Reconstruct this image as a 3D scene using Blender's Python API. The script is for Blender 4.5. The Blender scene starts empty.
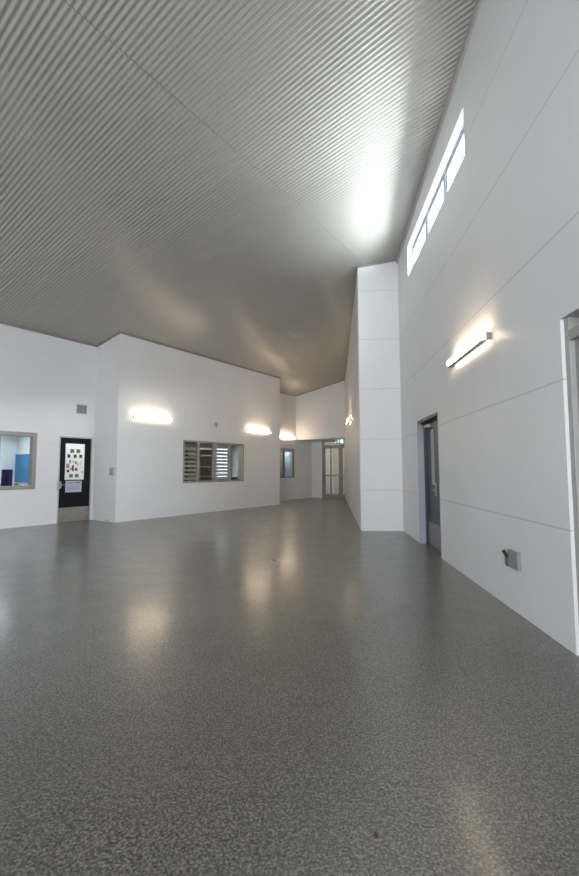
import bpy, bmesh, math, random
from mathutils import Vector, Matrix
random.seed(4)
S = bpy.context.scene
C = S.collection

# ---------------------------------------------------------------- camera, world, daylight, exposure
CAM_H = 1.35
F_PX, PITCH, ROLL = 432.888, 0.0735642, -0.00220279
cd = bpy.data.cameras.new('camera'); cam = bpy.data.objects.new('camera', cd); C.objects.link(cam)
cp, sp, cr, sr = math.cos(PITCH), math.sin(PITCH), math.cos(ROLL), math.sin(ROLL)
fw = Vector((0, cp, sp)); up0 = Vector((0, -sp, cp)); rt0 = Vector((1, 0, 0))
rt = rt0 * cr + up0 * sr; up = -rt0 * sr + up0 * cr
cam.matrix_world = Matrix(((rt.x, up.x, -fw.x, 0), (rt.y, up.y, -fw.y, 0), (rt.z, up.z, -fw.z, CAM_H), (0, 0, 0, 1)))
cd.sensor_fit = 'HORIZONTAL'; cd.sensor_width = 36.0; cd.lens = F_PX / 579.0 * 36.0; cd.clip_start = .05; cd.clip_end = 200
S.camera = cam

w = bpy.data.worlds.new('sky'); S.world = w; w.use_nodes = True
bg = w.node_tree.nodes['Background']; bg.inputs[0].default_value = (.80, .90, 1, 1); bg.inputs[1].default_value = 4.0

def area(name, loc, target, sx, sy, power, col):
    l = bpy.data.lights.new(name, 'AREA'); l.shape = 'RECTANGLE'; l.size = sx; l.size_y = sy; l.energy = power; l.color = col
    o = bpy.data.objects.new(name, l); C.objects.link(o); o.location = loc
    o.rotation_euler = (Vector(target) - Vector(loc)).to_track_quat('-Z', 'Y').to_euler()
    return o
DAY = (.94, .96, 1)
# daylight through the rear windows, behind the camera
area('rear_window_daylight', (-3.4, -6.1, 2.9), (-3.8, 12, 2.6), 9.0, 2.2, 540, DAY)
# daylight thrown up through the high window by the bright roof outside it
hwl = area('high_window_daylight', (10.35, 6.36, 4.3), (10.35, 6.36, 9), 13.0, 7.5, 14500, DAY)
hwl.rotation_euler = (math.pi, 0, math.radians(-3.76))
# area lamp added for steep skylight through the same window, brightening the floor
area('high_window_sky', (9.5, 5.0, 11.5), (2.3, 6.9, 5.6), 11.0, 8.0, 15000, DAY)

S.view_settings.view_transform = 'Standard'; S.view_settings.look = 'None'
S.view_settings.exposure = 0.66; S.view_settings.gamma = 1.0; S.view_settings.use_curve_mapping = False

# ---------------------------------------------------------------- plan of the building
V2 = lambda a, b: Vector((a, b))
dB = V2(.58047, .81428); nB = V2(.81428, -.58047)          # the office block's own grid
dR = V2(.06565, .99784); nR = V2(.99784, -.06565)          # the right wall
dS = V2(.09275, .99569)                                    # the pier's long side
CORNER = V2(2.5054, 9.6585); EDGE = V2(1.5875, 9.7189)
B0 = V2(-4.5119, 11.3186); B1 = V2(-.3746, 17.1225); A1 = V2(-5.4033, 11.954)
C0 = V2(.301, 20.187); C1 = C0 + dB * 1.34; C00 = C0 - dB * 2.8876
def ceil_z(p): return 6.8135 + .17372 * (p.x * nB.x + p.y * nB.y)

class Frame:
    """a wall's own frame: s runs along it, d goes into it (away from the room), z is up"""
    def __init__(self, P, d):
        self.P = Vector(P); self.d = Vector(d).normalized(); self.n = V2(-self.d.y, self.d.x)
        self.rz = math.atan2(self.d.y, self.d.x)
    def at(self, s, d=0, z=0):
        q = self.P + self.d * s + self.n * d
        return Vector((q.x, q.y, z))
    def p2(self, s, d=0): return self.P + self.d * s + self.n * d
FR = Frame(CORNER, -dR)       # right wall, s towards the camera
FP = Frame(EDGE, nR)          # pier front
FS = Frame(EDGE, -dS)         # pier long side, s negative going away
FA = Frame(A1, dB)            # left wall, s negative towards the camera
FT = Frame(A1, nB)            # small return
FB = Frame(B0, dB)            # office front
FB2 = Frame(B1, -nB)          # return at the office's far end
FC = Frame(C0, dB)            # corridor wall
FH = Frame(C0, nB)            # wall above the exit
FX = Frame(C1, nB)            # exit wall, in the recess
FZ = Frame((1.62, -6.0), (-1, 0))   # rear wall

# ---------------------------------------------------------------- materials
def mat(name, col, rough=.6, metal=0, spec=.5, emit=None, strength=0, noise=None, bump=None):
    m = bpy.data.materials.new(name); m.use_nodes = True
    N = m.node_tree.nodes; L = m.node_tree.links; b = N['Principled BSDF']
    b.inputs['Base Color'].default_value = (*col, 1); b.inputs['Roughness'].default_value = rough
    b.inputs['Metallic'].default_value = metal; b.inputs['Specular IOR Level'].default_value = spec
    if emit: b.inputs['Emission Color'].default_value = (*emit, 1); b.inputs['Emission Strength'].default_value = strength
    if noise:
        sc, amt = noise
        tc = N.new('ShaderNodeTexCoord'); n = N.new('ShaderNodeTexNoise'); n.inputs['Scale'].default_value = sc; n.inputs['Detail'].default_value = 4
        L.new(tc.outputs['Object'], n.inputs['Vector'])
        r = N.new('ShaderNodeValToRGB'); L.new(n.outputs['Fac'], r.inputs[0])
        r.color_ramp.elements[0].position = .3; r.color_ramp.elements[1].position = .7
        r.color_ramp.elements[0].color = (*[c * (1 - amt) for c in col], 1); r.color_ramp.elements[1].color = (*[min(1, c * (1 + amt)) for c in col], 1)
        L.new(r.outputs[0], b.inputs['Base Color'])
        if bump:
            bp = N.new('ShaderNodeBump'); bp.inputs['Strength'].default_value = bump; bp.inputs['Distance'].default_value = .01
            L.new(n.outputs['Fac'], bp.inputs['Height']); L.new(bp.outputs[0], b.inputs['Normal'])
    return m

JOINTS = (.8945, 2.0332, 3.1792, 4.3206, 5.462, 6.60)
def wall_mat(name, col, verts=(), dk=.80):
    """painted sheet panels with thin sealed joints at real heights (object z) and stations (object x)"""
    m = mat(name, col, .45, spec=.35); N = m.node_tree.nodes; L = m.node_tree.links; b = N['Principled BSDF']
    tc = N.new('ShaderNodeTexCoord'); sx = N.new('ShaderNodeSeparateXYZ'); L.new(tc.outputs['Object'], sx.inputs[0])
    acc = None
    for axis, vals, hw in (('Z', JOINTS, .007), ('X', verts, .0015)):
        for v in vals:
            c = N.new('ShaderNodeMath'); c.operation = 'COMPARE'; c.inputs[1].default_value = v; c.inputs[2].default_value = hw
            L.new(sx.outputs[axis], c.inputs[0])
            if acc is None: acc = c
            else:
                a = N.new('ShaderNodeMath'); a.operation = 'MAXIMUM'; L.new(acc.outputs[0], a.inputs[0]); L.new(c.outputs[0], a.inputs[1]); acc = a
    n = N.new('ShaderNodeTexNoise'); n.inputs['Scale'].default_value = .7; n.inputs['Detail'].default_value = 3; L.new(tc.outputs['Object'], n.inputs['Vector'])
    r = N.new('ShaderNodeValToRGB'); L.new(n.outputs['Fac'], r.inputs[0])
    r.color_ramp.elements[0].position = .3; r.color_ramp.elements[1].position = .7
    r.color_ramp.elements[0].color = (*[c * .97 for c in col], 1); r.color_ramp.elements[1].color = (*[c * 1.02 for c in col], 1)
    mx = N.new('ShaderNodeMix'); mx.data_type = 'RGBA'; L.new(acc.outputs[0], mx.inputs[0]); L.new(r.outputs[0], mx.inputs[6]); mx.inputs[7].default_value = (*[c * dk for c in col], 1)
    L.new(mx.outputs[2], b.inputs['Base Color'])
    return m
WC = (.77, .77, .775)
M_wall = wall_mat('white_panel_faint_joints', WC, dk=.93)
M_wallP = wall_mat('white_panel', WC, dk=.80)
M_wallR = wall_mat('white_panel_right', WC, (5.2,), dk=.76)
M_plain = mat('white_paint', WC, .5, spec=.3, noise=(1, .02))
M_trim = mat('taupe_metal_trim', (.30, .28, .26), .5, noise=(3, .06))
M_ceil = mat('ceiling_sheet_paint', (.385, .378, .345), .42, spec=.6, noise=(.5, .03))
_b = M_ceil.node_tree.nodes['Principled BSDF']; _b.inputs['Coat Weight'].default_value = .6; _b.inputs['Coat Roughness'].default_value = .22
M_frame = mat('beige_grey_frame', (.34, .31, .27), .45, noise=(6, .05))
M_greyframe = mat('light_grey_frame', (.45, .46, .47), .4, noise=(6, .05))
M_alu = mat('white_window_metal', (.45, .49, .53), .35, noise=(6, .04))
M_dkalu = mat('grey_window_metal', (.20, .22, .25), .4, noise=(6, .05))
M_black = mat('black_door_paint', (.008, .008, .009), .5, spec=.2, noise=(8, .15))
M_char = mat('charcoal_door_paint', (.036, .036, .040), .4, noise=(8, .08))
M_steel = mat('brushed_steel', (.48, .45, .42), .38, .85, noise=(14, .06))
M_kick = mat('scuffed_kick_plate', (.34, .31, .27), .5, .6, noise=(10, .08))
M_plate = mat('grey_plastic', (.38, .38, .38), .5, noise=(20, .06))
M_midgrey = mat('mid_grey_paint', (.33, .33, .32), .5, noise=(20, .06))
M_sock = mat('grey_outlet_plastic', (.26, .265, .25), .45, noise=(20, .05))
M_rub = mat('black_rubber', (.012, .012, .012), .45, noise=(20, .1))
M_house = mat('lamp_housing', (.27, .26, .25), .45, noise=(10, .05))
M_lamp = mat('lamp_diffuser', (.9, .88, .84), .5, emit=(1, .78, .52), strength=23.0)
M_white = mat('white_paper', (.85, .85, .83), .6, noise=(5, .02))
M_room = mat('pale_room_paint', (.72, .77, .80), .6, noise=(1, .02))
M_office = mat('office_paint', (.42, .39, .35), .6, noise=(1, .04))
M_blue = mat('blue_laminate', (.010, .19, .43), .4, noise=(1.5, .12))
M_navy = mat('navy_fabric', (.012, .012, .10), .8, noise=(30, .2))
M_slat = mat('taupe_blind_slat', (.42, .38, .34), .5, noise=(8, .05))
M_shelf = mat('brown_shelf_board', (.20, .17, .145), .5, noise=(5, .12))
M_dark = mat('dark_plastic', (.03, .03, .028), .5, noise=(8, .1))
M_green = mat('green_exit_face', (.08, .26, .19), .4, emit=(.14, .36, .28), strength=.35)
M_signw = mat('exit_symbol_white', (.9, .9, .9), .4, emit=(.85, 1, .92), strength=.6)
M_panel = mat('room_light_panel', (.9, .9, .9), .5, emit=(.95, .98, 1), strength=8)
M_panelw = mat('warm_room_light_panel', (.9, .9, .9), .5, emit=(1, .88, .72), strength=12)
M_roof = mat('roof_metal', (.3, .3, .3), .5, noise=(2, .05))

def glass():
    m = bpy.data.materials.new('clear_glass'); m.use_nodes = True; N = m.node_tree.nodes; L = m.node_tree.links
    N.remove(N['Principled BSDF']); o = N['Material Output']
    t = N.new('ShaderNodeBsdfTransparent'); t.inputs[0].default_value = (.93, .96, .96, 1)
    g = N.new('ShaderNodeBsdfGlossy'); g.inputs['Roughness'].default_value = .03
    lw = N.new('ShaderNodeLayerWeight'); lw.inputs[0].default_value = .5
    pw = N.new('ShaderNodeMath'); pw.operation = 'POWER'; L.new(lw.outputs['Facing'], pw.inputs[0]); pw.inputs[1].default_value = 5
    fr = N.new('ShaderNodeMath'); fr.operation = 'MULTIPLY_ADD'; L.new(pw.outputs[0], fr.inputs[0]); fr.inputs[1].default_value = .9; fr.inputs[2].default_value = .035
    mx = N.new('ShaderNodeMixShader'); L.new(fr.outputs[0], mx.inputs[0]); L.new(t.outputs[0], mx.inputs[1]); L.new(g.outputs[0], mx.inputs[2]); L.new(mx.outputs[0], o.inputs[0])
    return m
M_glass = glass()
def paper_lit():
    m = bpy.data.materials.new('backlit_paper'); m.use_nodes = True; N = m.node_tree.nodes; L = m.node_tree.links
    N.remove(N['Principled BSDF']); o = N['Material Output']
    d = N.new('ShaderNodeBsdfDiffuse'); d.inputs[0].default_value = (.88, .87, .82, 1)
    t = N.new('ShaderNodeBsdfTranslucent'); t.inputs[0].default_value = (.92, .90, .86, 1)
    mx = N.new('ShaderNodeMixShader'); mx.inputs[0].default_value = .5; L.new(d.outputs[0], mx.inputs[1]); L.new(t.outputs[0], mx.inputs[2]); L.new(mx.outputs[0], o.inputs[0])
    return m
M_paperlit = paper_lit()

def floor_mat():
    m = mat('speckled_grey_vinyl', (.2, .2, .2), .36, spec=1.0); m.node_tree.nodes['Principled BSDF'].inputs['IOR'].default_value = 1.6; N = m.node_tree.nodes; L = m.node_tree.links; b = N['Principled BSDF']
    b.inputs['Coat Weight'].default_value = .5; b.inputs['Coat Roughness'].default_value = .18; b.inputs['Coat IOR'].default_value = 1.5
    tc = N.new('ShaderNodeTexCoord')
    def noise(s, d=2):
        n = N.new('ShaderNodeTexNoise'); n.inputs['Scale'].default_value = s; n.inputs['Detail'].default_value = d; L.new(tc.outputs['Object'], n.inputs['Vector']); return n
    def ramp(src, p0, c0, p1, c1):
        r = N.new('ShaderNodeValToRGB'); e = r.color_ramp.elements; e[0].position = p0; e[1].position = p1; e[0].color = (c0, c0, c0, 1); e[1].color = (c1, c1, c1, 1); L.new(src, r.inputs[0]); return r
    a = ramp(noise(88, 3).outputs['Fac'], .36, .0, .64, 1)
    v = N.new('ShaderNodeTexVoronoi'); v.inputs['Scale'].default_value = 135; L.new(tc.outputs['Object'], v.inputs['Vector'])
    sv = N.new('ShaderNodeSeparateColor'); L.new(v.outputs['Color'], sv.inputs[0])
    c = ramp(sv.outputs[0], .1, 0, .9, 1)
    ad = N.new('ShaderNodeMath'); ad.operation = 'MULTIPLY_ADD'; L.new(c.outputs[0], ad.inputs[0]); ad.inputs[1].default_value = .45
    ml = N.new('ShaderNodeMath'); ml.operation = 'MULTIPLY'; L.new(a.outputs[0], ml.inputs[0]); ml.inputs[1].default_value = .55; L.new(ml.outputs[0], ad.inputs[2])
    r = N.new('ShaderNodeValToRGB'); e = r.color_ramp.elements
    e[0].position = .12; e[0].color = (.014, .014, .013, 1); e[1].position = .85; e[1].color = (.235, .221, .195, 1)
    k = e.new(.5); k.color = (.093, .088, .079, 1)
    L.new(ad.outputs[0], r.inputs[0])
    big = ramp(noise(.9, 4).outputs['Fac'], .3, .93, .7, 1.05)
    mx = N.new('ShaderNodeMix'); mx.data_type = 'RGBA'; mx.blend_type = 'MULTIPLY'; mx.inputs[0].default_value = 1; L.new(r.outputs[0], mx.inputs[6]); L.new(big.outputs[0], mx.inputs[7])
    L.new(mx.outputs[2], b.inputs['Base Color'])
    rr = ramp(noise(3, 5).outputs['Fac'], .3, .36, .7, .44); L.new(rr.outputs[0], b.inputs['Roughness'])
    bp = N.new('ShaderNodeBump'); bp.inputs['Strength'].default_value = .05; bp.inputs['Distance'].default_value = .002
    L.new(noise(14, 3).outputs['Fac'], bp.inputs['Height']); L.new(bp.outputs[0], b.inputs['Normal'])
    return m
M_floor = floor_mat()

# ---------------------------------------------------------------- helpers
def bx(bm, x0, x1, y0, y1, z0, z1, mi=0):
    v = [bm.verts.new((x, y, z)) for z in (z0, z1) for y in (y0, y1) for x in (x0, x1)]
    for f in ((0, 2, 3, 1), (4, 5, 7, 6), (0, 1, 5, 4), (2, 6, 7, 3), (0, 4, 6, 2), (1, 3, 7, 5)):
        bm.faces.new([v[i] for i in f]).material_index = mi
def cyl(bm, p0, p1, r0, r1=None, n=14, mi=0):
    p0, p1 = Vector(p0), Vector(p1); r1 = r0 if r1 is None else r1
    q = (p1 - p0).to_track_quat('Z', 'Y')
    a = [bm.verts.new(p0 + q @ Vector((r0 * math.cos(t), r0 * math.sin(t), 0))) for t in [2 * math.pi * i / n for i in range(n)]]
    b = [bm.verts.new(p1 + q @ Vector((r1 * math.cos(t), r1 * math.sin(t), 0))) for t in [2 * math.pi * i / n for i in range(n)]]
    for i in range(n): bm.faces.new((a[i], a[(i + 1) % n], b[(i + 1) % n], b[i])).material_index = mi
    bm.faces.new(a[::-1]).material_index = mi; bm.faces.new(b).material_index = mi
def prism_x(bm, prof, x0, x1, mi=0):
    """profile in (y,z) swept along x"""
    a = [bm.verts.new((x0, y, z)) for y, z in prof]; b = [bm.verts.new((x1, y, z)) for y, z in prof]; n = len(prof)
    for i in range(n): bm.faces.new((a[i], a[(i + 1) % n], b[(i + 1) % n], b[i])).material_index = mi
    bm.faces.new(a[::-1]).material_index = mi; bm.faces.new(b).material_index = mi
def mesh(name, bm, mats, parent=None, bevel=0, smooth=False):
    bmesh.ops.recalc_face_normals(bm, faces=bm.faces)
    me = bpy.data.meshes.new(name); bm.to_mesh(me); bm.free()
    for m in (mats if isinstance(mats, (list, tuple)) else [mats]): me.materials.append(m)
    if smooth:
        for p in me.polygons: p.use_smooth = True
        me.set_sharp_from_angle(angle=math.radians(35))
    o = bpy.data.objects.new(name, me); C.objects.link(o)
    if parent: o.parent = parent
    if bevel:
        b = o.modifiers.new('bevel', 'BEVEL'); b.width = bevel; b.segments = 2; b.limit_method = 'ANGLE'
    return o
def boxes(name, lst, m, parent=None, bevel=0):
    bm = bmesh.new()
    for b in lst: bx(bm, *b)
    return mesh(name, bm, m, parent, bevel)
def tag(o, label=None, cat=None, group=None, kind=None):
    if label: o['label'] = label
    if cat: o['category'] = cat
    if group: o['group'] = group
    if kind: o['kind'] = kind
    return o
def place(o, fr, s, d=0, z=0, turn=0):
    o.location = fr.at(s, d, z); o.rotation_euler = (0, 0, fr.rz + turn); return o
def thing(name, fr, s, d, z, label, cat, group=None, kind=None, turn=0):
    o = bpy.data.objects.new(name, None); C.objects.link(o); o.empty_display_size = .1
    return tag(place(o, fr, s, d, z, turn), label, cat, group, kind)
def copy_tree(o, parent=None):
    c = o.copy(); C.objects.link(c); c.parent = parent
    for ch in [x for x in bpy.data.objects if x.parent is o]: copy_tree(ch, c)
    return c

# ---------------------------------------------------------------- the shell
def wall(name, fr, s0, s1, m=None, top='ceil', z0=0, openings=(), T=.2, label=None, ends=(False, False), lift=.14):
    """openings: (s0, s1, z0, z1). Front face at d=0, back at d=T, reveals round every opening."""
    bm = bmesh.new()
    S_ = sorted({s0, s1, *[o[0] for o in openings], *[o[1] for o in openings]})
    Z_ = sorted({z0, *[o[2] for o in openings if o[2] > z0], *[o[3] for o in openings]})
    def hole(i, j):
        if i < 0 or i >= len(S_) - 1: return None
        if j < 0 or j >= len(Z_): return None
        sc = (S_[i] + S_[i + 1]) / 2; zc = (Z_[j] + (Z_[j + 1] if j + 1 < len(Z_) else Z_[j] + .01)) / 2
        return any(o[0] < sc < o[1] and o[2] < zc < o[3] for o in openings)
    def tz(s, d): return (ceil_z(fr.p2(s, d)) + lift) if top == 'ceil' else top
    for i in range(len(S_) - 1):
        for j in range(len(Z_)):
            if hole(i, j): continue
            a, b = S_[i], S_[i + 1]; lo = Z_[j]
            hi = None if j + 1 == len(Z_) else Z_[j + 1]
            def P(s, d, t): return bm.verts.new((s, d, (lo if not t else (tz(s, d) if hi is None else hi))))
            def Q(*c): bm.faces.new([P(*k) for k in c])
            Q((a, 0, 0), (b, 0, 0), (b, 0, 1), (a, 0, 1)); Q((b, T, 0), (a, T, 0), (a, T, 1), (b, T, 1))
            if hole(i - 1, j) or (i == 0 and ends[0]): Q((a, T, 0), (a, 0, 0), (a, 0, 1), (a, T, 1))
            if hole(i + 1, j) or (i == len(S_) - 2 and ends[1]): Q((b, 0, 0), (b, T, 0), (b, T, 1), (b, 0, 1))
            if hi is None: Q((a, 0, 1), (b, 0, 1), (b, T, 1), (a, T, 1))
            elif hole(i, j + 1): Q((a, 0, 1), (b, 0, 1), (b, T, 1), (a, T, 1))
            if j > 0 and hole(i, j - 1) or (j == 0 and z0 > 0): Q((a, 0, 0), (a, T, 0), (b, T, 0), (b, 0, 0))
    bmesh.ops.remove_doubles(bm, verts=bm.verts, dist=.0005)
    me = bpy.data.meshes.new(name); bm.to_mesh(me); bm.free(); me.materials.append(m or M_wall)
    o = bpy.data.objects.new(name, me); C.objects.link(o); place(o, fr, 0)
    return tag(o, label, 'wall', kind='structure')

HW = (1.06, 4.50, 5.29, 5.93)          # high window
DR = (1.575, 2.985, 0, 2.245)          # charcoal door recess
OP = (6.415, 7.75, 0, 2.50)            # grey door opening
wall('wall_right', FR, -.9, 16.2, M_wallR, openings=(HW, DR, OP), T=.24, label='tall white panelled wall on the right with the high window')
wall('wall_pier_front', FP, 0, .9199, M_wallP, label='narrow white end face of the projecting pier beside the charcoal door')
wall('wall_pier_side', FS, -10.3, 0, T=.2, label='long white side of the projecting pier running into the corridor')
wall('wall_left', FA, -22.6, 0, openings=((-3.35, -1.502, .89, 2.28), (-.948, -.05, 0, 2.24)), label='white wall on the left with the lit window and black door')
wall('wall_left_return', FT, 0, 1.0947, label='narrow white return between black door and office front')
wall('wall_office', FB, 0, 7.1277, openings=((2.21, 4.965, .955, 2.27),), label='broad white office front with the four-pane window')
wall('wall_office_return', FB2, 0, 1.2288, label='white return at the far end of the office front')
wall('wall_corridor', FC, -2.8876, 1.34, M_plain, openings=((-1.95, -.165, .99, 2.32),), label='white corridor wall with the small window at its end')
wall('wall_header', FH, 0, 3.6, M_plain, z0=2.745, T=.15, label='white wall above the exit recess')
wall('wall_exit', FX, 0, 3.6, M_plain, top=3.0, openings=((.60, 2.62, 0, 2.78),), T=.12, label='back wall of the exit recess')
wall('wall_back', FZ, 0, 20.6, openings=((.5, 9.5, 1.7, 4.0),), label='white wall behind the viewer with a wide window')
# soffit of the recess
o = boxes('ceiling_recess', [(0, 3.6, .15, 1.6, 2.745, 2.85)], M_plain); place(o, FH, 0); tag(o, 'low flat soffit of the exit recess', 'ceiling', kind='structure')
o = boxes('wall_recess_right', [(2.9, 3.1, -.1, 2.0, 0, 6.2)], M_plain); place(o, FH, 0); tag(o, 'wall closing the right of the exit recess', 'wall', kind='structure')

# floor
o = boxes('floor', [(-22, 5, -7, 27, -.12, 0)], M_floor); tag(o, 'speckled grey sheet vinyl floor', 'floor', kind='structure')

# corrugated ceiling: waves repeat along dB, flutes run down the slope along nB
LAP = -4.20
def corr_split():
    bm = bmesh.new(); pitch, amp, k = .0686, .0068, 6
    a0, a1 = -16.0, 24.0; n = int((a1 - a0) / pitch * k); prev = None
    for i in range(n + 1):
        a = a0 + (a1 - a0) * i / n; ph = (a / pitch) % 1.0
        zz = amp * (math.cos(2 * math.pi * ph) * 1.15 - .15 * math.cos(4 * math.pi * ph)) + amp * 1.1
        bmax = min((2.06 - a * dB.dot(nR)) / nB.dot(nR), 9.0)
        lap = min(LAP, bmax - .3)
        st = ((-11.75, 0), (lap, 0), (lap, 0), (lap, .035), (lap, .035), (lap + .009, .035), (lap + .009, .035), (lap + .009, 0), (lap + .009, 0), (bmax, 0))   # pairs share no vertex, so every strip shades flat along the flutes
        cur = []
        for b, dz in st:
            p = dB * a + nB * b; cur.append(bm.verts.new((p.x, p.y, ceil_z(p) + zz + dz)))
        if prev:
            for j in range(0, 10, 2): bm.faces.new((prev[j], prev[j + 1], cur[j + 1], cur[j]))
        prev = cur
    o = mesh('ceiling', bm, M_ceil)
    for p in o.data.polygons: p.use_smooth = True
    tag(o, 'sloping corrugated beige metal ceiling', 'ceiling', kind='structure')
corr_split()
def roof():  # unseen slab, added over the thin ceiling sheets to block light
    bm = bmesh.new(); vs = []
    for a, b in ((-19, -15), (-19, 9.5), (-17.2, 9.5), (26, None), (26, -15)):
        if b is None: b = (2.16 - a * dB.dot(nR)) / nB.dot(nR)
        p = dB * a + nB * b; vs.append(Vector((p.x, p.y, ceil_z(p) + .16)))
    lo = [bm.verts.new(v) for v in vs]; hi = [bm.verts.new(v + Vector((0, 0, .12))) for v in vs]; n = len(vs)
    bm.faces.new(lo); bm.faces.new(hi[::-1])
    for i in range(n): bm.faces.new((lo[i], lo[(i + 1) % n], hi[(i + 1) % n], hi[i]))
    tag(mesh('roof', bm, M_roof), 'unseen roof slab added above the ceiling sheets to block light', 'roof', kind='structure')
roof()

# slim trim along the wall heads
def trim(i, fr, s0, s1, h=.05, t=.03, m=M_trim):
    bm = bmesh.new()
    pts = []
    for s in (s0, s1):
        for d in (-t, .0):
            z = ceil_z(fr.p2(s, 0)) + .006
            pts.append((s, d, z - h)); pts.append((s, d, z))
    v = [bm.verts.new(p) for p in pts]
    for f in ((0, 1, 3, 2), (4, 6, 7, 5), (0, 4, 5, 1), (2, 3, 7, 6), (1, 5, 7, 3), (0, 2, 6, 4)): bm.faces.new([v[k] for k in f])
    o = mesh('trim_%d' % i, bm, m); place(o, fr, 0); tag(o, 'slim metal angle where this wall meets the ceiling', 'trim', kind='structure')
M_trimR = mat('grey_wall_head_angle', (.45, .44, .43), .5, noise=(3, .05))
trim(1, FR, 0, 16.1, .11, .035, M_trimR)
trim(2, FP, 0, .9); trim(3, FS, -10.2, 0, .05, .02); trim(4, FA, -22, 0); trim(5, FT, 0, 1.12); trim(6, FB, -.02, 7.14); trim(7, FC, -2.85, 0, .04, .02); trim(8, FH, 0, 2.9, .04, .02)

# rooms behind the openings (closed boxes so that no sky leaks in)
def back_room(name, fr, s0, s1, d0, d1, h, m, label, hole=None):
    bm = bmesh.new(); t = .1
    bx(bm, s0 - t, s0, d0, d1 + t, 0, h + t); bx(bm, s1, s1 + t, d0, d1 + t, 0, h + t); bx(bm, s0, s1, d0, d1, h, h + t)
    if hole:
        a, b, c, d = hole
        bx(bm, s0, a, d1, d1 + t, 0, h + t); bx(bm, b, s1, d1, d1 + t, 0, h + t); bx(bm, a, b, d1, d1 + t, 0, c); bx(bm, a, b, d1, d1 + t, d, h + t)
    else: bx(bm, s0, s1, d1, d1 + t, 0, h + t)
    o = mesh(name, bm, m); place(o, fr, 0); tag(o, label, 'wall', kind='structure')
back_room('wall_inner_room', FA, -5.4, -.98, .2, 2.36, 2.42, M_room, 'pale walls of the room behind the left window')
back_room('wall_lobby', FA, -.86, -.03, .2, 1.1, 2.42, M_room, 'pale lobby walls behind the black door')
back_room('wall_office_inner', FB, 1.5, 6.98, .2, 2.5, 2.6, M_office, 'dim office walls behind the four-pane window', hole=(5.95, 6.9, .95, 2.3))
back_room('wall_corridor_room', FC, -2.75, 1.05, .2, 1.0, 2.6, M_room, 'pale room walls behind the small corridor window')
back_room('wall_side_room', FR, 1.45, 3.1, .24, 1.8, 2.6, M_plain, 'walls of the room behind the charcoal door')
back_room('wall_store_room', FR, 6.3, 7.87, .24, 1.5, 2.7, M_plain, 'walls of the room behind the grey door')
back_room('wall_vestibule', FX, .3, 3.5, .12, 1.7, 2.9, M_plain, 'vestibule walls beyond the glazed exit doors')

# ---------------------------------------------------------------- windows
def frame_parts(w, h, t, d0, d1, m, parent, name='window_frame', posts=(), rails=()):
    L_ = [(0, t, d0, d1, 0, h), (w - t, w, d0, d1, 0, h), (t, w - t, d0, d1, 0, t), (t, w - t, d0, d1, h - t, h)]
    for x, pw in posts: L_.append((x - pw / 2, x + pw / 2, d0, d1, t, h - t))
    for z, ph in rails: L_.append((t, w - t, d0 + .005, d1 - .005, z - ph / 2, z + ph / 2))
    return boxes(name, L_, m, parent, .003)
# left window
w1 = thing('window_1', FA, -3.35, 0, .89, 'left wall window in a beige-grey frame looking into a pale lit room', 'window', kind='structure')
frame_parts(1.848, 1.39, .095, -.012, .16, M_frame, w1, posts=((.98, .13),))
boxes('window_pane', [(.105, .915, .07, .076, .105, 1.285)], M_glass, w1); boxes('window_pane', [(1.045, 1.743, .07, .076, .105, 1.285)], M_glass, w1)
# office window
w2 = thing('window_2', FB, 2.21, 0, .955, 'four-pane office window in a beige frame on the broad white wall', 'window', kind='structure')
frame_parts(2.755, 1.315, .06, -.015, .05, M_frame, w2, posts=((.62, .10), (1.33, .17), (2.05, .11)))
for a, b in ((.06, .575), (.665, 1.245), (1.415, 1.995), (2.105, 2.695)):
    boxes('window_pane', [(a, b, .02, .026, .06, 1.255)], M_glass, w2)
boxes('window_lining', [(2.70, 2.755, .052, .2, 0, 1.315)], M_frame, w2); boxes('window_lining', [(0, .055, .052, .2, 0, 1.315)], M_frame, w2)
# small corridor window
w3 = thing('window_3', FC, -1.95, 0, .99, 'small window low on the corridor wall beside the exit', 'window', kind='structure')
frame_parts(1.785, 1.33, .06, -.015, .05, M_frame, w3, posts=((1.0, .07),))
boxes('window_pane', [(.06, .965, .02, .026, .06, 1.27)], M_glass, w3); boxes('window_pane', [(1.035, 1.725, .02, .026, .06, 1.27)], M_glass, w3)
# high window with three winding sashes
hw_w, hw_h = HW[1] - HW[0], HW[3] - HW[2]
w4 = thing('window_4', FR, HW[0], 0, HW[2], 'long narrow high-level window with three sashes near the ceiling', 'window', kind='structure')
frame_parts(hw_w, hw_h, .03, .13, .2, M_alu, w4, posts=((hw_w / 3, .05), (2 * hw_w / 3, .05)))
for i in range(3):
    a = hw_w / 3 * i + (.045 if i else .045); b = hw_w / 3 * (i + 1) - .045
    sash = boxes('window_sash', [(a, a + .045, .10, .15, .045, hw_h - .045), (b - .045, b, .10, .15, .045, hw_h - .045), (a + .045, b - .045, .10, .15, .045, .11), (a + .045, b - .045, .10, .15, hw_h - .11, hw_h - .045)], M_dkalu, w4, .003)
    boxes('window_pane', [(a + .045, b - .045, .122, .128, .09, hw_h - .09)], M_glass, sash)
    bm = bmesh.new(); xm = b - .10
    bx(bm, xm - .04, xm + .04, .04, .10, .04, .075); cyl(bm, (xm, .05, .06), (xm + .05, .0, .10), .008); cyl(bm, (xm + .05, .0, .10), (xm + .05, -.02, .07), .011)
    mesh('window_winder', bm, M_dkalu, w4)
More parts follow.
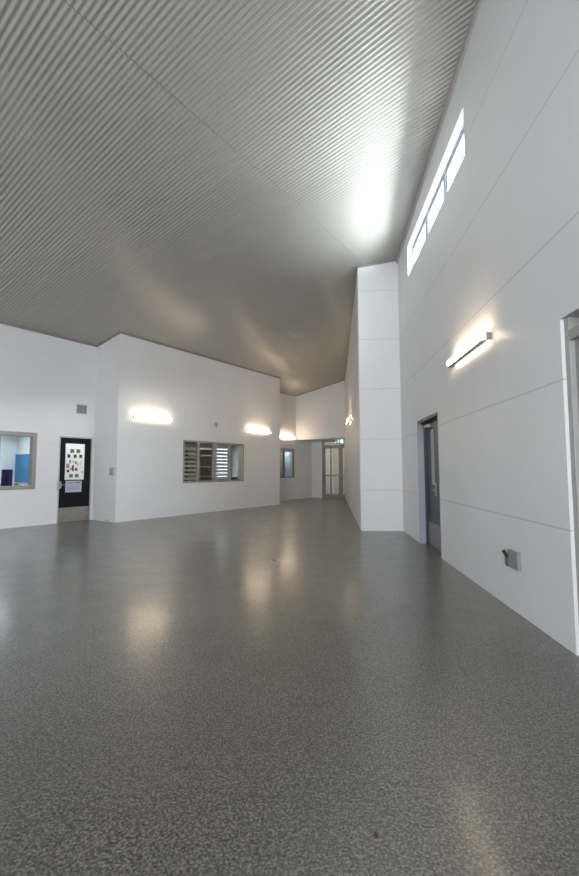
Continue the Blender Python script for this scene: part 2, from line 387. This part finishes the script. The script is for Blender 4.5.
# rear window and office rear window
w5 = thing('window_5', FZ, .5, 0, 1.7, 'wide window in the wall behind the viewer', 'window', kind='structure')
frame_parts(9, 2.3, .07, .0, .12, M_alu, w5, posts=tuple((1.5 * i, .06) for i in range(1, 6)))
w6 = thing('window_6', FB, 5.95, 2.5, .95, 'bright outside window in the back wall of the office', 'window', kind='structure')
frame_parts(.95, 1.35, .05, .0, .09, M_alu, w6); boxes('window_pane', [(.05, .9, .04, .046, .05, 1.3)], M_glass, w6)

# ---------------------------------------------------------------- doors
def lever(bm, x, y, z, sgn=1, l=.12):
    cyl(bm, (x, y, z), (x, y - .012, z), .026); cyl(bm, (x, y - .01, z), (x, y - .055, z), .010); cyl(bm, (x, y - .05, z), (x + sgn * l, y - .05, z), .009)
# black door
d1 = thing('door_1', FA, -.948, 0, 0, 'black door with a notice-filled glass panel and steel kick plate', 'door', kind='structure')
boxes('door_frame', [(0, .03, -.008, .14, 0, 2.24), (.868, .898, -.008, .14, 0, 2.24), (.03, .868, -.008, .14, 2.215, 2.24)], M_greyframe, d1, .003)
L0, L1, Z0, Z1 = .175, .705, 1.10, 2.06
boxes('door_leaf', [(.033, L0, .02, .062, .005, 2.21), (L1, .865, .02, .062, .005, 2.21), (L0, L1, .02, .062, .005, Z0), (L0, L1, .02, .062, Z1, 2.21)], M_black, d1)
boxes('glass_pane', [(L0, L1, .038, .044, Z0, Z1)], M_glass, d1)
boxes('kick_plate', [(.04, .858, .016, .02, .01, .385)], M_kick, d1)
bm = bmesh.new(); prism = [(.0, .83), (.115, .90), (.135, .975), (.115, 1.05), (.0, 1.12)]
a = [bm.verts.new((x - .028, .012, z)) for x, z in prism]; b = [bm.verts.new((x - .028, .0, z)) for x, z in prism]
for i in range(5): bm.faces.new((a[i], a[(i + 1) % 5], b[(i + 1) % 5], b[i]))
bm.faces.new(a); bm.faces.new(b[::-1]); lever(bm, .06, .0, .975, 1, .09)
mesh('door_handle', bm, M_steel, d1)
# charcoal door, deep in its reveal (s grows towards the camera)
d2 = thing('door_2', FR, DR[0], 0, 0, 'charcoal door with a tall glass strip set deep in the right wall', 'door', kind='structure')
W2 = DR[1] - DR[0]
M_reveal = mat('blue_grey_frame', (.36, .37, .41), .45, noise=(6, .04))
bm = bmesh.new()
bx(bm, -.004, .035, -.006, .235, 0, 2.245); bx(bm, W2 - .035, W2 + .004, -.006, .235, 0, 2.245)
mesh('door_frame', bm, M_reveal, d2, bevel=.003)
boxes('door_head', [(.035, W2 - .035, -.006, .235, 2.20, 2.249)], M_char, d2)
boxes('door_stop', [(.035, .12, .10, .20, 0, 2.20)], M_char, d2)
la, lb, lz0, lz1 = .20, .62, 1.08, 2.07
boxes('door_leaf', [(.12, la, .13, .175, .005, 2.19), (lb, W2 - .04, .13, .175, .005, 2.19), (la, lb, .13, .175, .005, lz0), (la, lb, .13, .175, lz1, 2.19)], M_char, d2)
boxes('glass_pane', [(la, lb, .15, .156, lz0, lz1)], M_glass, d2)
boxes('kick_plate', [(.13, W2 - .05, .126, .13, .01, .42)], mat('grey_kick_plate', (.26, .26, .28), .45, .3, noise=(10, .05)), d2)
bm = bmesh.new(); bx(bm, .655, .705, .122, .13, .90, 1.12); lever(bm, .68, .122, 1.01, 1, .11); mesh('door_handle', bm, M_steel, d2)
bm = bmesh.new(); bx(bm, .20, .44, .07, .13, 2.10, 2.16); mesh('door_closer', bm, M_steel, d2, bevel=.006)
bm = bmesh.new(); cyl(bm, (.38, .08, 2.175), (.16, .03, 2.18), .012); cyl(bm, (.16, .03, 2.18), (.30, -.0, 2.19), .012); mesh('closer_arm', bm, M_dark, d2)
# grey door at the frame's edge
M_doorframe = mat('warm_grey_door_frame', (.37, .365, .35), .45, noise=(6, .04))
d3 = thing('door_3', FR, OP[0], 0, 0, 'light grey door and frame at the far right edge of the photo', 'door', kind='structure')
W3 = OP[1] - OP[0]
boxes('door_frame', [(0, .06, .026, .16, 0, 2.5), (W3 - .06, W3, .026, .16, 0, 2.5), (.06, W3 - .06, .026, .16, 2.32, 2.40)], M_doorframe, d3, .004)
boxes('door_leaf', [(.063, W3 - .063, .065, .11, .005, 2.317)], M_midgrey, d3)
boxes('transom_panel', [(.06, W3 - .06, .13, .14, 2.40, 2.5)], mat('brown_transom_board', (.10, .085, .075), .6, noise=(6, .1)), d3)  # dark brown board filling the gap over the transom bar
boxes('frame_stub', [(.13, .20, .085, .13, 2.40, 2.5)], M_midgrey, d3)
bm = bmesh.new(); lever(bm, W3 - .13, .065, 1.03, -1, .11); mesh('door_handle', bm, M_steel, d3)
# exit doors in the recess
d4 = thing('door_4', FX, .60, 0, 0, 'pair of tall glazed exit doors with a push rail at the corridor end', 'door', kind='structure')
boxes('door_frame', [(0, .09, -.01, .1, 0, 2.78), (1.93, 2.02, -.01, .1, 0, 2.78), (.09, 1.93, -.01, .1, 2.46, 2.53), (.09, 1.93, -.01, .1, 2.70, 2.78)], M_frame, d4, .003)
for a, b in ((.10, 1.0), (1.02, 1.92)):
    lf = boxes('door_leaf', [(a, a + .07, .02, .065, .01, 2.455), (b - .10, b, .02, .065, .01, 2.455), (a + .07, b - .10, .02, .065, .01, .20), (a + .07, b - .10, .02, .065, 2.37, 2.455), (a + .34, a + .40, .02, .065, .2, 2.37)], M_frame, d4, .003)
    boxes('glass_pane', [(a + .07, b - .10, .04, .046, .2, 2.37)], M_glass, lf)
    boxes('push_bar', [(a + .01, b - .01, -.05, -.015, 1.05, 1.12), (a + .03, a + .06, -.02, .02, 1.06, 1.11), (b - .06, b - .03, -.02, .02, 1.06, 1.11)], M_steel, lf, .004)
boxes('transom_pane', [(.09, 1.93, .04, .046, 2.53, 2.70)], M_glass, d4)

# ---------------------------------------------------------------- wall lamps
def make_lamp():
    """origin at the middle of the back, on the wall; x along the wall, -y into the room"""
    root = bpy.data.objects.new('wall_lamp', None); C.objects.link(root); root.empty_display_size = .1
    L_ = .625
    prof = [(0, -.022), (-.055, -.022), (-.055, .022), (0, .022)]
    bm = bmesh.new(); prism_x(bm, prof, -L_ + .01, L_ - .01); mesh('lamp_housing', bm, M_house, root)
    pr_ = [(-.056, -.036)] + [(-.082 - .03 * math.cos(t), .002 + .038 * math.sin(t)) for t in [math.radians(-78 + 156 * k / 9) for k in range(10)]] + [(-.056, .040)]
    bm = bmesh.new(); prism_x(bm, pr_, -L_ + .01, L_ - .015); mesh('lamp_diffuser', bm, M_lamp, root)
    bm = bmesh.new(); prism_x(bm, [(-.052, -.038), (-.100, -.038), (-.100, -.058), (-.052, -.058)], -L_ + .02, L_ - .02); mesh('lamp_tray', bm, M_house, root)
    cap = [(0, -.046), (-.062, -.046), (-.062, .042), (0, .036)]
    for x0, x1 in ((L_ - .028, L_), (-L_, -L_ + .02)):
        bm = bmesh.new(); prism_x(bm, cap, x0, x1); mesh('end_cap', bm, M_house, root)
    return root
lamp0 = make_lamp(); first = True
for fr, s, z, lab in (
    (FR, 4.50, 2.785, 'linear wall lamp on the right wall between charcoal door and high window'),
    (FB, 1.075, 2.80, 'left one of two lit linear wall lamps on the broad office front'),
    (FB, 5.765, 2.775, 'right one of two lit linear wall lamps on the office front, above the window end'),
    (FC, -.86, 2.80, 'lit linear wall lamp above the small corridor window'),
    (FS, -4.40, 2.93, 'lit wall lamp seen end-on on the side of the projecting pier')):
    o = lamp0 if first else copy_tree(lamp0); first = False
    place(o, fr, s, 0, z); tag(o, lab, 'wall lamp', 'linear wall lamps')

# ---------------------------------------------------------------- small fittings on the walls
def vent():
    t = thing('air_vent', FA, -.392, 0, 3.0, 'square grey air grille on the wall above the black door', 'vent')
    boxes('vent_frame', [(-.158, -.138, -.015, 0, -.126, .126), (.138, .158, -.015, 0, -.126, .126), (-.138, .138, -.015, 0, -.126, -.106), (-.138, .138, -.015, 0, .106, .126)], M_plate, t)
    bm = bmesh.new()
    for i in range(9):
        z = -.094 + i * .0235
        v = [bm.verts.new(p) for p in ((-.138, -.012, z - .008), (.138, -.012, z - .008), (.138, -.002, z + .008), (-.138, -.002, z + .008))]; bm.faces.new(v)
    mesh('vent_louvres', bm, M_midgrey, t)
    boxes('vent_backing', [(-.138, .138, -.002, -.0005, -.106, .106)], M_midgrey, t)
    t.scale = (.88, 1, 1)
vent()
t = thing('wall_switch', FT, .91, 0, 1.32, 'small grey switch box on the narrow return beside the black door', 'switch')
boxes('switch_box', [(-.085, .085, -.035, 0, -.105, .105)], M_plate, t, .006)
boxes('rocker', [(-.055, -.012, -.043, -.035, -.05, .05), (.012, .055, -.043, -.035, -.05, .05)], M_midgrey, t, .003)
t = thing('floor_door_stop', FT, .80, -.07, 0, 'tiny grey door stop on the floor at the foot of the narrow return', 'door stop')
bm = bmesh.new(); cyl(bm, (0, 0, 0), (0, 0, .035), .04, .034, 18); mesh('stop_base', bm, M_steel, t, bevel=.003)
bm = bmesh.new(); cyl(bm, (0, 0, .034), (0, 0, .07), .03, .026, 18); mesh('rubber_buffer', bm, M_plate, t)
t = thing('motion_sensor', FB, 3.565, 0, 2.83, 'tiny grey sensor on the wall above the four-pane window', 'sensor')
boxes('sensor_body', [(-.045, .045, -.05, 0, -.03, .075)], M_plate, t, .008)
bm = bmesh.new(); cyl(bm, (0, -.035, -.03), (0, -.03, -.085), .034, .018, 16); mesh('sensor_lens', bm, M_midgrey, t, smooth=True)
# outlet on the right wall
t = thing('wall_outlet', FR, 5.49, 0, .495, 'grey outlet box low on the right wall', 'outlet')
bm = bmesh.new(); bx(bm, -.105, .105, -.03, 0, -.085, .085); mesh('outlet_box', bm, M_sock, t, bevel=.006)
boxes('outlet_face', [(-.09, .09, -.035, -.03, -.07, .07)], M_sock, t, .003)
boxes('outlet_side_strip', [(-.125, -.105, -.028, 0, -.08, .06)], M_plate, t, .003)  # paler strip down one side of the outlet box
t = thing('electric_plug', FR, 5.372, -.04, .525, 'black plug sticking out from the side of the grey outlet', 'plug')
bm = bmesh.new(); cyl(bm, (.028, 0, -.022), (-.012, -.022, .035), .015, .018, 16); mesh('plug_body', bm, M_rub, t, bevel=.003)
bm = bmesh.new(); cyl(bm, (.014, -.006, -.015), (.012, -.006, -.095), .013, .013, 12); cyl(bm, (.012, -.006, -.095), (.03, .0, -.10), .012, .012, 10); mesh('plug_cord', bm, mat('dark_grey_cord', (.10, .10, .11), .5, noise=(30, .1)), t)

# papers on the black door
def poster():
    bm = bmesh.new(); W, Hh = .515, .945
    bx(bm, 0, W, -.001, .001, 0, Hh, 0)
    def r(cx, cz, w, h, mi): bx(bm, (cx - w / 2) * W, (cx + w / 2) * W, -.0024, -.001, (1 - cz - h / 2) * Hh, (1 - cz + h / 2) * Hh, mi)
    for cx in (.34, .66): r(cx, .20, .20, .105, 1)
    for cx in (.18, .50, .80): r(cx, .345, .15, .095, 2)
    for cx, cz, w, h, mi in ((.25, .50, .10, .09, 3), (.42, .50, .07, .06, 4), (.55, .53, .08, .09, 1), (.14, .62, .16, .12, 3), (.66, .58, .07, .10, 5), (.80, .55, .04, .12, 5),
                             (.40, .66, .10, .13, 2), (.16, .76, .13, .07, 2), (.42, .735, .12, .055, 1), (.58, .715, .12, .08, 2), (.30, .70, .10, .07, 4), (.9, .79, .05, .06, 1)): r(cx, cz, w, h, mi)
    for cx in (.32, .62): r(cx, .895, .19, .095, 6)
    ms = [M_paperlit, mat('poster_brown_grey', (.16, .13, .12), .6), mat('poster_dark', (.05, .045, .06), .6), mat('poster_pink', (.55, .22, .27), .6), mat('poster_lilac', (.45, .35, .48), .6), mat('poster_yellow_green', (.55, .58, .35), .6), mat('poster_blue_grey', (.13, .17, .24), .6)]
    o = mesh('poster', bm, ms); place(o, FA, -.948 + .183, .034, 1.108)
    tag(o, 'white poster with rows of small dark pictures behind the black door glass', 'poster')
poster()
bm = bmesh.new(); bx(bm, 0, .435, -.001, .001, 0, .30, 0)
for z, x0, x1, h in ((.235, .05, .20, .022), (.24, .25, .40, .026), (.15, .04, .39, .006), (.13, .04, .36, .006), (.09, .04, .38, .006), (.07, .04, .30, .006)): bx(bm, x0, x1, -.0018, -.001, z, z + h, 1)
o = mesh('notice', bm, [mat('grey_notice_paper', (.46, .47, .56), .6, noise=(5, .04)), mat('notice_ink', (.16, .16, .2), .6)]); place(o, FA, -.948 + .20, .0185, .775)
tag(o, 'grey typed notice fixed just below the poster on the black door', 'notice')

# exit sign
t = thing('exit_sign', FH, 2.155, .35, 2.62, 'green lit exit sign hanging under the recess soffit', 'exit sign')
boxes('sign_body', [(-.21, .21, -.03, .03, -.115, .095)], M_green, t, .005)
bm = bmesh.new(); y0, y1 = -.034, -.0305
bx(bm, .03, .16, y0, y1, -.085, .065)                                 # doorway
cyl(bm, (-.06, y0, .045), (-.06, y1, .045), .018, n=14)               # head
def limb(p, q, w_):
    p, q = Vector((p[0], 0, p[1])), Vector((q[0], 0, q[1])); d = (q - p).normalized(); n_ = Vector((-d.z, 0, d.x)) * w_ / 2
    f = [bm.verts.new((v.x, y0, v.z)) for v in (p - n_, q - n_, q + n_, p + n_)]; b_ = [bm.verts.new((v.co.x, y1, v.co.z)) for v in f]
    bm.faces.new(f)
    for i in range(4): bm.faces.new((f[i], f[(i + 1) % 4], b_[(i + 1) % 4], b_[i]))
for a_, b_ in (((-.068, .028), (-.09, -.02)), ((-.09, -.02), (-.055, -.045)), ((-.055, -.045), (-.07, -.085)), ((-.09, -.02), (-.125, -.05)), ((-.125, -.05), (-.155, -.045)), ((-.07, .02), (-.035, -.005)), ((-.07, .02), (-.11, .01))): limb(a_, b_, .016)
mesh('running_figure_symbol', bm, M_signw, t)
for x in (-.12, .12):
    bm = bmesh.new(); cyl(bm, (x, 0, .09), (x, 0, .125), .008); mesh('hanger', bm, M_steel, t)

# floor drain and the brown scrap
t = bpy.data.objects.new('floor_drain', None); C.objects.link(t); t.location = (-.228, 6.587, 0); tag(t, 'small dark round drain cover in the middle of the floor', 'drain')
bm = bmesh.new(); cyl(bm, (0, 0, 0), (0, 0, .004), .062, .06, 28); mesh('drain_rim', bm, M_plate, t)
bm = bmesh.new(); cyl(bm, (0, 0, .0041), (0, 0, .0075), .045, .044, 28)
mesh('drain_cover', bm, M_dark, t)
bm = bmesh.new(); n = 14
ring = [bm.verts.new((.0085 * (1 + .3 * math.sin(3 * k)) * math.cos(2 * math.pi * k / n), .016 * (1 + .25 * math.cos(2 * k + 1)) * math.sin(2 * math.pi * k / n), 0.0003)) for k in range(n)]
top = [bm.verts.new((v.co.x * .7, v.co.y * .7, .004 + .002 * math.sin(k * 2))) for k, v in enumerate(ring)]
for k in range(n): bm.faces.new((ring[k], ring[(k + 1) % n], top[(k + 1) % n], top[k]))
bm.faces.new(top); bm.faces.new(ring[::-1])
o = mesh('leaf_scrap', bm, mat('brown_leaf', (.085, .05, .026), .7, noise=(200, .4))); o.location = (.317, 1.708, 0); tag(o, 'tiny brown scrap lying on the speckled floor near the camera', 'scrap')

# ---------------------------------------------------------------- behind the windows
# left room
t = thing('pinboard', FA, -.982, 1.88, 1.03, 'bright blue board on the side wall of the room behind the left window', 'board', turn=math.pi / 2 * -1)
bm = bmesh.new(); bx(bm, -.44, .44, -.035, 0, 0, .78); mesh('board_panel', bm, M_blue, t, bevel=.004)
for x in (-.445, .445): boxes('board_edge', [(x - .005, x + .005, -.04, 0, -.01, .79)], M_blue, t)
t = thing('desk', FA, -1.33, 1.78, 0, 'white desk under the blue board behind the left window', 'desk')
boxes('desk_top', [(-.30, .30, -.5, .5, .87, .92)], M_white, t, .004)
boxes('desk_side', [(-.28, .28, -.48, -.45, 0, .87)], M_white, t); boxes('desk_side', [(-.28, .28, .45, .48, 0, .87)], M_white, t)
t = thing('telephone', FA, -1.25, 1.5, .92, 'small dark desk phone on the white desk', 'telephone')
bm = bmesh.new(); prism_x(bm, [(-.09, 0), (.09, 0), (.09, .06), (-.09, .02)], -.09, .09); mesh('phone_body', bm, M_plate, t, bevel=.004)
bm = bmesh.new(); bx(bm, -.08, -.04, -.08, .09, .05, .085); mesh('handset', bm, M_dark, t, bevel=.01)
def chair(s, d, rot):
    t = thing('office_chair', FA, s, d, 0, 'navy high-backed office chair seen through the left window', 'chair', turn=rot)
    bm = bmesh.new(); bx(bm, -.24, .24, -.24, .24, .44, .53); mesh('seat', bm, M_navy, t, bevel=.03)
    bm = bmesh.new(); bx(bm, -.19, .19, .22, .28, .62, 1.38); mesh('backrest', bm, M_navy, t, bevel=.025)
    bm = bmesh.new(); bx(bm, -.03, .03, .24, .27, .47, .70); mesh('back_post', bm, M_dark, t)
    for sx in (-1, 1):
        bm = bmesh.new(); bx(bm, sx * .29 - .03, sx * .29 + .03, -.15, .15, .70, .73); bx(bm, sx * .29 - .015, sx * .29 + .015, -.03, .03, .50, .70); mesh('armrest', bm, M_navy, t, bevel=.008)
    bm = bmesh.new(); cyl(bm, (0, 0, .10), (0, 0, .44), .03); mesh('gas_column', bm, M_dark, t)
    bm = bmesh.new()
    for k in range(5):
        a_ = k * 2 * math.pi / 5; cyl(bm, (0, 0, .10), (.30 * math.cos(a_), .30 * math.sin(a_), .07), .022, .015, 8)
    mesh('star_base', bm, M_dark, t)
    for k in range(5):
        a_ = k * 2 * math.pi / 5; bm = bmesh.new(); c_ = Vector((.30 * math.cos(a_), .30 * math.sin(a_), .03)); cyl(bm, c_ - Vector((0, .02, 0)), c_ + Vector((0, .02, 0)), .03, n=12); mesh('castor', bm, M_dark, t)
chair(-1.62, .74, math.radians(35))
def room_light(fr, s, d, z, w_, l_, lab, m=None):
    t = thing('ceiling_light', fr, s, d, z, lab, 'ceiling light')
    boxes('light_tray', [(-w_ / 2, w_ / 2, -l_ / 2, l_ / 2, -.03, 0)], M_white, t, .004)
    boxes('light_diffuser', [(-w_ / 2 + .02, w_ / 2 - .02, -l_ / 2 + .02, l_ / 2 - .02, -.037, -.0305)], m or M_panel, t)
room_light(FA, -1.75, 1.3, 2.42, .5, 1.1, 'lit ceiling panel in the room behind the left window')
room_light(FA, -.45, .62, 2.42, .6, .7, 'unseen ceiling panel added in the lobby to light the poster from behind')  # added lamp, out of view, shining through the poster paper
room_light(FC, -.2, .45, 2.6, .8, .2, 'lit ceiling panel in the room behind the small corridor window')
room_light(FX, 1.8, .95, 2.9, .8, .5, 'lit ceiling panel in the vestibule beyond the exit doors', M_panelw)
room_light(FB, 4.2, .75, 2.6, 1.2, .3, 'unseen ceiling panel added to brighten the office behind the four-pane window', M_panelw)  # added lamp, out of view, so the office panes are not black
room_light(FR, 2.3, 1.0, 2.6, .3, .5, 'lit ceiling panel in the room behind the charcoal door')

# blinds and shelves behind the office window, louvres behind the small window
def blind(fr, s0, s1, d, z0, z1, n, m, lab, tilt=.5, grp=None, dep=.07):
    t = thing('window_blind', fr, s0, d, z0, lab, 'blind', grp)
    bm = bmesh.new(); h = (z1 - z0) / n
    for i in range(n):
        z = (i + .5) * h; dy = dep / 2 * math.cos(tilt); dz = dep / 2 * math.sin(tilt)
        v = [bm.verts.new(p) for p in ((0, -dy, z - dz), (s1 - s0, -dy, z - dz), (s1 - s0, dy, z + dz), (0, dy, z + dz))]
        u = [bm.verts.new(q.co + Vector((0, 0, .004))) for q in v]
        bm.faces.new(v[::-1]); bm.faces.new(u)
        for k in range(4): bm.faces.new((v[k], v[(k + 1) % 4], u[(k + 1) % 4], u[k]))
    mesh('slats', bm, m, t)
    bm = bmesh.new(); bx(bm, 0, s1 - s0, -.025, .025, z1 - z0, z1 - z0 + .03); mesh('head_rail', bm, m, t)
    for x in (.08, s1 - s0 - .08): boxes('tape', [(x - .006, x + .006, -.003, .003, 0, z1 - z0)], m, t)
blind(FB, 2.42, 3.03, .26, 1.02, 2.20, 9, M_slat, 'taupe slatted blind behind the leftmost pane of the office window', .95, dep=.09)
M_pale = mat('pale_blind_slat', (.40, .43, .48), .5, noise=(8, .04))
blind(FB, 3.86, 4.50, .26, 1.02, 2.17, 10, M_pale, 'pale slatted blind behind the third pane of the office window', .95, dep=.125)
blind(FC, -1.25, -.60, .26, 1.06, 2.27, 11, M_slat, 'grey slatted blind behind the left half of the small corridor window', .8, dep=.08)
t = thing('shelf_unit', FB, 3.95, 1.2, 0, 'brown open shelf unit behind the second pane of the office window', 'shelf unit')
boxes('side_panel', [(-.66, -.63, -.2, .2, 0, 2.1)], M_shelf, t); boxes('side_panel', [(.63, .66, -.2, .2, 0, 2.1)], M_shelf, t)
for z in (.25, .75, 1.12, 1.45, 1.85, 2.08): boxes('shelf', [(-.63, .63, -.19, .19, z, z + .03)], M_slat, t)
boxes('back_panel', [(-.63, .63, .185, .2, 0, 2.1)], M_shelf, t)
t = thing('office_cabinet', FB, 6.0, 1.2, 0, 'low dark cabinet behind the rightmost pane of the office window', 'cabinet')
boxes('cabinet_body', [(-.8, .6, -.3, .3, 0, 1.04)], M_dark, t, .005); boxes('cabinet_top', [(-.82, .62, -.32, .32, 1.04, 1.07)], M_dark, t)
for x in (-.4, .3):
    dd_ = boxes('cabinet_door', [(x - .33, x + .33, -.318, -.3, .06, 1.0)], M_dark, t, .003)
    boxes('handle', [(x + .22, x + .24, -.335, -.318, .6, .8)], M_steel, dd_)
t = thing('hanging_curtain', FC, .25, .6, 0, 'blue-white hanging curtain seen in the small corridor window', 'curtain')
bm = bmesh.new(); n = 40; pv = None
for i in range(n + 1):
    x = -.3 + .9 * i / n; y = .03 * math.sin(i * .9)
    cv = [bm.verts.new((x, y, z)) for z in (.03, 2.2)]
    if pv: bm.faces.new((pv[0], cv[0], cv[1], pv[1]))
    pv = cv
oc = mesh('curtain_cloth', bm, mat('pale_blue_curtain', (.62, .72, .85), .7, noise=(3, .1)), t, smooth=True)
so = oc.modifiers.new('thick', 'SOLIDIFY'); so.thickness = .006
bm = bmesh.new(); cyl(bm, (-.4, 0, 2.21), (.7, 0, 2.21), .012); mesh('curtain_rod', bm, M_steel, t)
